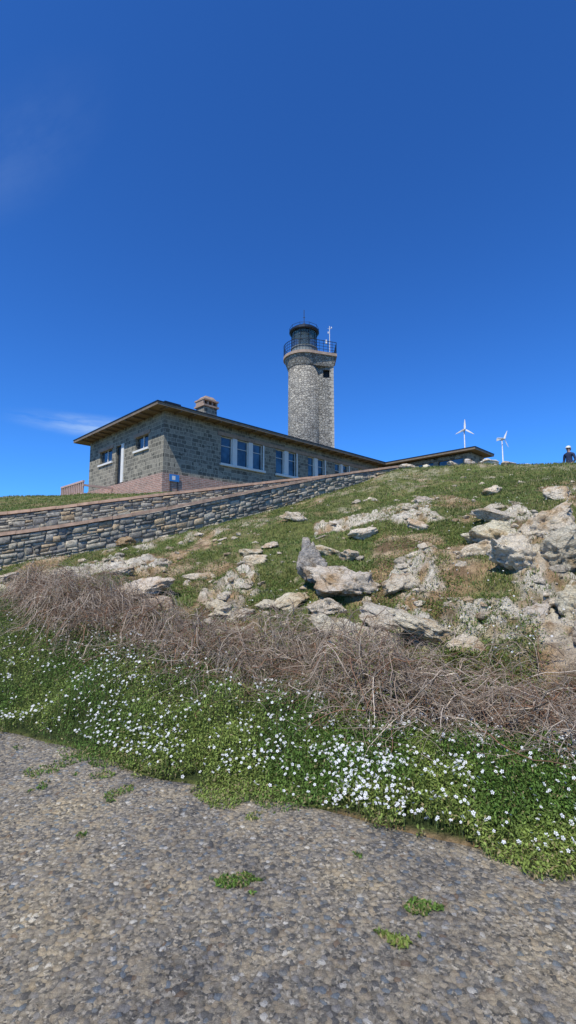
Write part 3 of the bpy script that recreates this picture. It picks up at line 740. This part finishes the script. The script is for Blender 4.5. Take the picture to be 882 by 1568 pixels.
m_fascia = plain('roof_fascia', (.20, .15, .10), .6, 0, 3, .25)
m_soffit = plain('soffit_boards', (.17, .12, .075), .8, 0, 3, .25)
m_roof = plain('roof_felt', (.16, .15, .14), .9, 0, 3, .25)
m_lintel = plain('lintel_concrete', (.34, .24, .17), .8, 0, 4, .25)
m_pink = plain('pink_render', (.50, .35, .29), .8, 0, 4, .15)
m_dark = plain('dark_metal', (.04, .045, .048), .4, .6, 10, .3)
m_int = plain('interior_dark', (.03, .035, .04), .9)
m_glass, nt, bs, _ = new_mat('window_glass')
bs.inputs['Roughness'].default_value = .06; bs.inputs['Specular IOR Level'].default_value = .9; bs.inputs['Metallic'].default_value = .4
nt.links.new(ramp(nt, noise(nt, coords(nt), 1.2, 2), [(.4, (.03,.05,.065)), (.6, (.08,.12,.14))]), bs.inputs['Base Color'])
m_blue = plain('blue_sign_paint', (.04, .20, .48), .5, 0, 3, .1)

# ---------------------------------------------------------------- building
bld = empty('stone_building', (-6.75, 25, 0), R(45))
ZB, ZP, ZT = 4.6, 6.55, 9.98
def wall_x(mb, x0, x1, y0, y1, z0, z1, ops):
    cuts = sorted({x0, x1, *[o[0] for o in ops], *[o[1] for o in ops]})
    for a, b in zip(cuts[:-1], cuts[1:]):
        o = sorted([q for q in ops if q[0] <= a+1e-6 and q[1] >= b-1e-6], key=lambda q: q[2])
        z = z0
        for q in o: mb.box(a, b, y0, y1, z, q[2]); z = q[3]
        mb.box(a, b, y0, y1, z, z1)
def wall_y(mb, x0, x1, y0, y1, z0, z1, ops):
    cuts = sorted({y0, y1, *[o[0] for o in ops], *[o[1] for o in ops]})
    for a, b in zip(cuts[:-1], cuts[1:]):
        o = [q for q in ops if q[0] <= a+1e-6 and q[1] >= b-1e-6]
        if o:
            if o[0][2] > z0: mb.box(x0, x1, a, b, z0, o[0][2])
            mb.box(x0, x1, a, b, o[0][3], z1)
        else: mb.box(x0, x1, a, b, z0, z1)
WZ0, WZ1 = 7.66, 9.34
wins = [(3.85,4.74),(5.10,6.02),(6.38,7.22),(8.40,9.2),(9.6,10.36),(11.58,12.28),(12.65,13.39),(14.6,15.3),(15.6,16.3),(17.6,18.3),(18.6,19.3)]
grp = [(3.85,7.22),(8.40,10.36),(11.58,13.39),(14.6,16.3),(17.6,19.3)]
ops = [(a, b, WZ0, WZ1) for a, b in grp]
mb = MB(); wall_x(mb, .0, 24, 0, .35, ZP, ZT, ops)
lops = [(1.7,3.2,8.25,9.05),(6.3,8.1,8.15,9.0),(4.95,5.75,6.56,9.0)]
wall_y(mb, 0, .35, .35, 9.8, ZP, ZT, lops)
mb.box(.35, 24, 9.45, 9.8, ZP, ZT); mb.box(23.65, 24, .35, 9.45, ZP, ZT)
mb.box(20.9, 21.2, -7.8, -.003, 4.6, 8.55); mb.box(21.2, 23.3, -7.8, -7.5, 4.6, 9.9); mb.box(23.0, 23.3, -7.5, -.003, 4.6, 9.9)
for a, b in ((-7.8,-7.2),(-5.2,-4.8),(-2.8,-2.4),(-.6,-.003)): mb.box(20.9, 21.2, a, b, 8.55, 9.9)
mb.box(20.9, 21.2, -7.2, -.6, 9.6, 9.9)
mb.obj('walls', m_bwall, bld)
mb = MB(); mb.box(-.05, 24, -.05, .35, ZB, ZP-.003); mb.box(-.05, .35, .353, 9.85, ZB, ZP-.003); mb.obj('brick_plinth', m_brick, bld)
mb = MB(); mb.box(.36, 23.6, .9, .95, ZP, ZT-.05); mb.box(.9, .95, 1, 9.4, ZP, ZT-.05); mb.box(21.9, 21.95, -7.4, -.1, 5, 9.8); mb.obj('interior', m_int, bld)
mg = MB(); mw = MB()
for a, b in wins:
    mg.box(a+.03, b-.03, .16, .17, WZ0+.03, WZ1-.03)
    for (x0, x1, z0, z1) in ((a, a+.04, WZ0, WZ1), (b-.04, b, WZ0, WZ1), (a+.04, b-.04, WZ0, WZ0+.04), (a+.04, b-.04, WZ1-.04, WZ1)):
        mw.box(x0, x1, .11, .18, z0+.002, z1-.002)
    mw.box(a+.04, b-.04, .12, .155, WZ0+1.1, WZ0+1.13)
for ga, gb in grp:
    inside = [w for w in wins if w[0] >= ga-.01 and w[1] <= gb+.01]
    for w1, w2 in zip(inside[:-1], inside[1:]): mw.box(w1[1]+.002, w2[0]-.002, .0, .2, WZ0+.002, WZ1-.002)
    mw.box(gb+.002, gb+.12, -.03, -.002, WZ0, WZ1)
    mw.box(ga-.08, gb+.16, -.14, -.002, WZ0-.14, WZ0-.002)
for (a, b, z0, z1) in lops[:2]:
    mg.box(.16, .17, a+.03, b-.03, z0+.03, z1-.03); mw.box(-.1, -.002, a-.15, b+.15, z0-.12, z0-.003)
    mw.box(.12, .19, (a+b)/2-.03, (a+b)/2+.03, z0+.002, z1-.002)
for a, b in ((-7.2,-5.2),(-4.8,-2.8),(-2.4,-.6)): mg.box(21.03, 21.04, a, b, 8.56, 9.59); mw.box(20.86, 20.899, a, b, 8.45, 8.54)
mw.box(-.06, -.003, 4.6, 4.93, 6.6, 9.0)
mg.obj('window_glass', m_glass, bld); mw.obj('window_frames', m_white, bld)
mb = MB(); mb.box(3.6, 19.6, -.04, -.003, WZ1+.02, WZ1+.24)
for (a, b, z0, z1) in lops[:2]: mb.box(-.04, -.003, a-.2, b+.2, z1+.01, z1+.22)
mb.obj('lintels', m_lintel, bld)
mb = MB(); mb.box(.12, .2, 4.98, 5.72, 6.56, 8.98); mb.obj('door', m_dark, bld)
def roof(pre, x0, x1, y0, y1, z, hip):
    a = MB(); a.box(x0+.05, x1-.05, y0+.05, y1-.05, z, z+.06); a.obj(pre+'soffit', m_soffit, bld)
    a = MB(); t = .13
    a.box(x0, x1, y0, y0+.05, z-.03, z+t); a.box(x0, x1, y1-.05, y1, z-.03, z+t); a.box(x0, x0+.05, y0+.05, y1-.05, z-.03, z+t); a.box(x1-.05, x1, y0+.05, y1-.05, z-.03, z+t)
    a.obj(pre+'fascia', m_fascia, bld)
    a = MB(); a.box(x0-.03, x1+.03, y0-.03, y0+.08, z+t+.002, z+t+.05); a.box(x0-.03, x0+.08, y0+.083, y1+.03, z+t+.002, z+t+.05); a.obj(pre+'roof_edge_trim', m_dark, bld)
    a = MB(); e = min(x1-x0, y1-y0)/2-.2
    a.prism([(x0+.09, y0+.09), (x1-.01, y0+.09), (x1-.01, y1-.01), (x0+.09, y1-.01)], z+t+.003, z+t+hip, [(x0+e, y0+e), (x1-e, y0+e), (x1-e, y1-e), (x0+e, y1-e)])
    a.obj(pre+'roof', m_roof, bld)
roof('', -.85, 24.6, -.75, 10.6, 10.0, .7)
roof('wing_', 20.3, 23.75, -8.4, -.8, 9.98, .3)
mb = MB()
for i in range(28): mb.box(-.3+i*.9, -.22+i*.9, -.69, -.003, 9.9, 9.998)
for i in range(11): mb.box(-.79, -.003, .3+i*.9, .38+i*.9, 9.9, 9.998)
mb.obj('rafters', m_soffit, bld)
mb = MB(); cx, cy = 4.5, 2.5
mb.box(cx-.5, cx+.5, cy-.45, cy+.45, 10.2, 11.75); mb.obj('chimney_stack', m_bwall, bld)
mb = MB(); mb.box(cx-.6, cx+.6, cy-.55, cy+.55, 11.753, 11.86)
for dx in (-.5, -.17, .17, .5): mb.box(cx+dx-.06, cx+dx+.06, cy-.42, cy+.42, 11.863, 12.15)
mb.box(cx-.6, cx+.6, cy-.52, cy+.52, 12.153, 12.25)
mb.prism([(cx-.5, cy-.45), (cx+.5, cy-.45), (cx+.5, cy+.45), (cx-.5, cy+.45)], 12.253, 12.5, [(cx-.3, cy-.3), (cx+.3, cy-.3), (cx+.3, cy+.3), (cx-.3, cy+.3)])
mb.obj('chimney_cap', m_lintel, bld)
mb = MB(); mb.box(-.1, .9, -.2, .6, 10.42, 10.48); mb.rod((0, 0, 10.2), (0, 0, 10.42), .03); mb.rod((.8, .4, 10.2), (.8, .4, 10.42), .03); mb.obj('solar_panel', m_dark, bld)
mb = MB()
mb.box(-1.9, -.06, 6.0, 9.6, 4.6, 5.9)
for i in range(4): mb.box(-1.9, -.06, 5.7-i*.3, 5.997-i*.3, 4.6, 5.7-i*.2)
mb.obj('landing', m_pink, bld)
mb = MB()
mb.box(-1.88, -1.76, 6.0, 9.6, 6.55, 6.66)
for i in range(13): mb.box(-1.86, -1.78, 6.02+i*.29, 6.1+i*.29, 5.903, 6.547)
mb.box(-1.88, -.06, 5.9, 5.997, 6.3, 6.42)
mb.obj('landing_railing', m_pink, bld)
sg = empty('information_sign', (-6.75, 25, 0), R(45))
mb = MB(); mb.box(.35, .95, -.14, -.11, 6.12, 6.5); mb.obj('panel', m_blue, sg)
mb = MB(); mb.box(.5, .7, -.146, -.143, 6.2, 6.42); mb.obj('pictogram', m_white, sg)
mb = MB(); mb.rod((.42, -.09, 5.0), (.42, -.09, 6.5), .02); mb.rod((.88, -.09, 5.0), (.88, -.09, 6.5), .02); mb.obj('posts', m_dark, sg)

# ---------------------------------------------------------------- lighthouse
lh = empty('lighthouse', (1.8, 50, 0))
mb = MB(); mb.lathe([(1.95, 4.5), (1.86, 8), (1.80, 15), (1.77, 22.9)], 64); mb.obj('tower_shaft', m_tower, lh, True)
mb = MB()
wall_x(mb, .4, 3.12, -.95, -.7, 4.5, 22.9, [(2.0,2.7,21.7,22.6)])
mb.box(2.87, 3.12, -.697, 1.0, 4.5, 22.9); mb.box(.4, 2.867, .75, 1.0, 4.5, 22.9)
mb.obj('stair_turret', m_tower, lh)
mb = MB(); mb.box(.5, 2.8, -.5, -.45, 4.6, 22.8); mb.obj('turret_interior', m_int, lh)
mb = MB()
for i in range(46):
    z = 4.6+i*.4; l = .38 if i % 2 else .24
    mb.box(3.12-l, 3.14, -.97, -.952, z, z+.37)
mb.obj('quoins', plain('quoin_granite', (.38,.35,.29), .85, 0, 4, .3), lh)
def hull(r, ex, ey, n=28):
    pts = []
    for i in range(n+1):
        a = R(62)+(2*math.pi-2*R(62))*i/n; pts.append((r*math.cos(a), r*math.sin(a)))
    pts.append((ex, -ey)); pts.append((ex, ey)); return pts
m_cornice = plain('cornice_stone', (.36, .27, .20), .85, 0, 3, .25)
mb = MB(); mb.prism(hull(1.82, 3.15, 1.0), 22.903, 24.0, hull(2.2, 3.4, 1.15)); mb.obj('corbelled_cornice', m_tower, lh)
mb = MB(); mb.prism(hull(2.32, 3.5, 1.25), 24.003, 24.3); mb.obj('gallery_slab', m_cornice, lh)
mb = MB(); hp = hull(2.26, 3.44, 1.2)
L = len(hp)
for i in range(L):
    p, q = Vector((*hp[i], 0)), Vector((*hp[(i+1) % L], 0)); nseg = max(1, int((q-p).length/.42))
    for k in range(nseg):
        w = p.lerp(q, k/nseg); mb.rod((w.x, w.y, 24.3), (w.x, w.y, 25.55), .022, 5)
    for z in (24.6, 24.92, 25.24, 25.56): mb.rod((p.x, p.y, z), (q.x, q.y, z), .022 if z < 25.5 else .035, 5)
mb.obj('gallery_railing', m_dark, lh)
mb = MB(); mb.lathe([(1.42, 24.303), (1.42, 25.2), (1.5, 25.22), (1.5, 25.3)], 32); mb.obj('lantern_base', plain('lantern_base_paint', (.20, .23, .23), .5), lh)
mb = MB(); mb.lathe([(1.36, 25.303), (1.36, 27.1)], 20)
m_lg, nt, bs, _ = new_mat('lantern_glass'); bs.inputs['Base Color'].default_value = (.30, .40, .43, 1); bs.inputs['Roughness'].default_value = .05; bs.inputs['Transmission Weight'].default_value = .85; bs.inputs['Specular IOR Level'].default_value = .8
bs.inputs['IOR'].default_value = 1.1
mb.obj('lantern_glass', m_lg, lh)
mb = MB(); mb.lathe([(.45, 25.31), (.6, 25.8), (.62, 26.5), (.4, 26.95)], 20); mb.obj('lens', plain('lens_prisms', (.30, .34, .34), .2), lh)
mb = MB()
for i in range(10):
    a = 2*math.pi*i/10; a2 = 2*math.pi*(i+1)/10
    mb.rod((1.4*math.cos(a), 1.4*math.sin(a), 25.3), (1.4*math.cos(a), 1.4*math.sin(a), 27.1), .03, 5)
    for z in (25.9, 26.5): mb.rod((1.4*math.cos(a), 1.4*math.sin(a), z), (1.4*math.cos(a2), 1.4*math.sin(a2), z), .018, 5)
    mb.rod((1.62*math.cos(a), 1.62*math.sin(a), 27.4), (1.62*math.cos(a), 1.62*math.sin(a), 27.75), .02, 5)
    mb.rod((1.62*math.cos(a), 1.62*math.sin(a), 27.75), (1.62*math.cos(a2), 1.62*math.sin(a2), 27.75), .02, 5)
mb.lathe([(1.5, 27.103), (1.66, 27.2), (1.66, 27.4), (1.35, 27.65), (.8, 27.95), (.35, 28.08), (.28, 28.25), (.12, 28.38), (.03, 28.4)], 32)
mb.rod((0, 0, 28.3), (0, 0, 30.0), .035, 6)
mb.rod((-.12, 0, 29.1), (.12, 0, 29.1), .03, 5)
mb.obj('lantern_frame_and_cupola', m_dark, lh)
mb = MB(); mb.rod((2.75, -.9, 24.3), (2.75, -.9, 27.6), .035, 6); mb.rod((2.55, -.9, 27.3), (2.95, -.9, 27.3), .02, 5); mb.box(2.55, 2.64, -.97, -.85, 26.75, 26.95)
mb.box(2.9, 3.0, -.97, -.87, 27.35, 27.5); mb.box(2.3, 2.45, -1.0, -.85, 25.6, 26.0); mb.obj('weather_mast', m_white, lh)

# ---------------------------------------------------------------- wind turbines
def turbine(x, y, zh, bl, rot, yaw):
    t = empty('wind_turbine', (x, y, 0), R(yaw)); zb = float(H(np.array([x]), np.array([y]))[0])-.3
    mb = MB(); mb.rod((0, 0, zb), (0, 0, zh-.1), .10, 12, .055); mb.rod((0, 0, zb), (0, 0, zb+.35), .3, 12); mb.obj('mast', plain('galvanised', (.5, .52, .54), .5, .3), t, True)
    mb = MB(); mb.lathe([(.02, -.32), (.09, -.26), (.11, 0), (.10, .25), (.04, .45)], 14)
    o = mb.obj('nacelle', m_white, t, True); o.rotation_euler = (R(90), 0, 0); o.location = (0, 0, zh)
    mb = MB(); mb.prism([(-.012, .35), (.012, .35), (.012, .75), (-.012, .6)], zh-.02, zh+.25); mb.obj('tail_vane', m_white, t)
    mb = MB()
    for k in range(3):
        a = R(rot+120*k); dx, dz = math.sin(a), math.cos(a); px_, pz_ = dz, -dx
        secs = []
        for (s, c_, tw) in ((.06, .05, .5), (.2, .10, .35), (.6, .07, .15), (1, .025, .05)):
            s *= bl; e = Vector((px_*math.cos(tw), -math.sin(tw), pz_*math.cos(tw)))*c_; n_ = Vector((dx, 0, dz)).cross(e).normalized()*.015
            o_ = Vector((dx*s, -.30, zh+dz*s)); secs.append([o_-e, o_+n_, o_+e, o_-n_])
        b = len(mb.v)
        for sc_ in secs: mb.v += [tuple(q) for q in sc_]
        for j in range(3):
            for q in range(4): mb.f.append((b+4*j+q, b+4*j+(q+1) % 4, b+4*j+4+(q+1) % 4, b+4*j+4+q))
        mb.f.append((b+3, b+2, b+1, b)); mb.f.append((b+12, b+13, b+14, b+15))
    mb.obj('rotor_blades', m_white, t)
turbine(18.4, 48, 15.6, 1.05, 2, -8); turbine(22.3, 48, 14.6, 1.0, 28, 22)

# ---------------------------------------------------------------- person
def person(x, y, rz):
    z = float(H(np.array([x]), np.array([y]))[0]); p = empty('person', (x, y, z), rz)
    V = []; E = []; Rr = []
    def add(co, r, par=None):
        V.append(co); Rr.append(r)
        if par is not None: E.append((par, len(V)-1))
        return len(V)-1
    pel = add((0, 0, .95), (.155, .12)); w = add((0, 0, 1.1), (.145, .11), pel); ch = add((0, .0, 1.3), (.17, .12), w); sh = add((0, -.0, 1.42), (.13, .09), ch)
    nk = add((0, -.01, 1.50), (.058, .058), sh); hb = add((0, -.02, 1.57), (.072, .085), nk); ht = add((0, -.02, 1.66), (.078, .095), hb); hp_ = add((0, -.01, 1.72), (.05, .06), ht)
    for sd in (-1, 1):
        a = add((sd*.19, 0, 1.40), (.065, .065), sh); e = add((sd*.25, .03, 1.13), (.05, .05), a); wr = add((sd*.22, -.16, .97), (.034, .034), e)
        hd = add((sd*.21, -.22, .935), (.034, .022), wr)
        for q, (fx_, fl_) in enumerate(((-.028, .06), (-.01, .07), (.01, .066), (.028, .052))):
            f1_ = add((sd*.21+fx_, -.26, .92), (.010, .010), hd); add((sd*.21+fx_, -.26-fl_*.5, .90-fl_*.5), (.008, .008), f1_)
        t1 = add((sd*.21-sd*.04, -.23, .945), (.011, .011), hd); add((sd*.21-sd*.05, -.27, .93), (.009, .009), t1)
        hi = add((sd*.09, 0, .87), (.098, .105), pel); kn = add((sd*.10, -.02, .49), (.062, .066), hi); an = add((sd*.11, .02, .09), (.042, .045), kn)
        hl = add((sd*.11, .0, .045), (.042, .04), an); add((sd*.125, -.15, .035), (.038, .026), hl)
    me = bpy.data.meshes.new('body'); me.from_pydata(V, E, []); ob = bpy.data.objects.new('body', me); scene.collection.objects.link(ob)
    sk = ob.modifiers.new('s', 'SKIN')
    for i, r in enumerate(Rr): me.skin_vertices[0].data[i].radius = r
    me.skin_vertices[0].data[0].use_root = True
    sb = ob.modifiers.new('u', 'SUBSURF'); sb.levels = 2; sb.render_levels = 2
    dg = bpy.context.evaluated_depsgraph_get(); m2 = bpy.data.meshes.new_from_object(ob.evaluated_get(dg)); ob.modifiers.clear(); ob.data = m2
    for mt in (plain('navy_jacket', (.025, .035, .075), .8), plain('skin', (.50, .30, .22), .6, 0, 3, .06), plain('trousers', (.06, .06, .075), .9), plain('shoes', (.05, .04, .035), .7)): m2.materials.append(mt)
    for f in m2.polygons:
        c_ = f.center; f.use_smooth = True
        f.material_index = 1 if c_.z > 1.495 or (c_.y < -.17 and c_.z > .8) else 0 if c_.z > .9 else 3 if c_.z < .09 else 2
    ob.parent = p
    sk_m = m2.materials[1]
    mb = MB(); mb.lathe([(.098, 1.665), (.104, 1.69), (.098, 1.735), (.06, 1.775), (.01, 1.785)], 20, 0, -.015)
    mb.prism([(-.075, -.09), (-.06, -.17), (0, -.2), (.06, -.17), (.075, -.09)][::-1], 1.668, 1.682); mb.obj('cap', m_white, p, True)
    mb = MB(); mb.rod((0, -.095, 1.64), (0, -.135, 1.605), .010, 8, .017)
    for s_ in (-1, 1): mb.rod((s_*.074, -.01, 1.60), (s_*.088, .0, 1.645), .013, 8, .02)
    mb.obj('nose_and_ears', sk_m, p)
    mb = MB()
    for s_ in (-1, 1): mb.rod((s_*.032, -.10, 1.645), (s_*.032, -.117, 1.645), .012, 8)
    mb.rod((-.025, -.113, 1.565), (.025, -.113, 1.565), .006, 6)
    mb.lathe([(.08, 1.58), (.097, 1.62), (.095, 1.668)], 16, 0, .012); mb.obj('hair_eyes_mouth', plain('hair', (.05, .035, .025), .8), p)
    return p
person(12.4, 20.4, R(-60))

# ---------------------------------------------------------------- world, sun, camera
SE, SA = 56, 205
w = bpy.data.worlds.new('World'); scene.world = w; w.use_nodes = True; nt = w.node_tree
bg = nt.nodes['Background']
sky = N(nt, 'ShaderNodeTexSky', sky_type='NISHITA'); sky.sun_disc = False; sky.sun_elevation = R(SE); sky.sun_rotation = R(SA)
sky.altitude = 600; sky.air_density = 1.0; sky.dust_density = .5; sky.ozone_density = 3.0
gm = N(nt, 'ShaderNodeGamma'); gm.inputs[1].default_value = 1.15; nt.links.new(sky.outputs[0], gm.inputs[0])
skc = mix(nt, 1, gm.outputs[0], (.30, .76, 1.35), 'MULTIPLY')
tc = N(nt, 'ShaderNodeTexCoord')
def cloud(center, rad, stretch, dens, rotz):
    d = N(nt, 'ShaderNodeVectorMath', operation='SUBTRACT'); nt.links.new(tc.outputs['Generated'], d.inputs[0]); d.inputs[1].default_value = Vector(center).normalized()
    r_ = N(nt, 'ShaderNodeVectorRotate'); r_.rotation_type = 'Y_AXIS'; r_.inputs['Angle'].default_value = rotz; nt.links.new(d.outputs[0], r_.inputs[0])
    s_ = N(nt, 'ShaderNodeVectorMath', operation='MULTIPLY'); nt.links.new(r_.outputs[0], s_.inputs[0]); s_.inputs[1].default_value = stretch
    ln = N(nt, 'ShaderNodeVectorMath', operation='LENGTH'); nt.links.new(s_.outputs[0], ln.inputs[0])
    fal = ramp(nt, ln.outputs['Value'], [(0, (1,1,1)), (rad, (0,0,0))], 'EASE')
    nn = noise(nt, s_.outputs[0], 3, 5, .6)
    nn = ramp(nt, nn, [(.35, (0,0,0)), (.75, (dens,)*3)])
    return mix(nt, 1, fal, nn, 'MULTIPLY')
c1 = cloud((-.40, .97, .29), .5, (2.8, 2, 18), .75, 0)
c2 = cloud((-.52, .80, .76), .5, (2.2, 2.2, 8), .07, R(35))
col = mix(nt, c1, skc, (5.0, 6.6, 8.4)); col = mix(nt, c2, col, (5.0, 6.6, 8.4))
nt.links.new(col, bg.inputs[0]); bg.inputs[1].default_value = .115
sd = bpy.data.lights.new('sun', 'SUN'); sd.energy = 5.0; sd.angle = R(.53); sd.color = (1, .95, .85)
so = bpy.data.objects.new('sun', sd); scene.collection.objects.link(so)
az = R(SA); dirv = Vector((math.sin(az)*math.cos(R(SE)), math.cos(az)*math.cos(R(SE)), math.sin(R(SE))))
so.rotation_euler = dirv.to_track_quat('Z', 'Y').to_euler(); so.location = dirv*100
cd = bpy.data.cameras.new('camera'); cam = bpy.data.objects.new('camera', cd); scene.collection.objects.link(cam)
cam.location = (0, 0, 1.6); cam.rotation_euler = (R(90+6.4), 0, 0)
cd.sensor_fit = 'VERTICAL'; cd.sensor_height = 36; cd.lens = 36*722/1568; cd.clip_start = .05; cd.clip_end = 10000
scene.camera = cam
print('done')
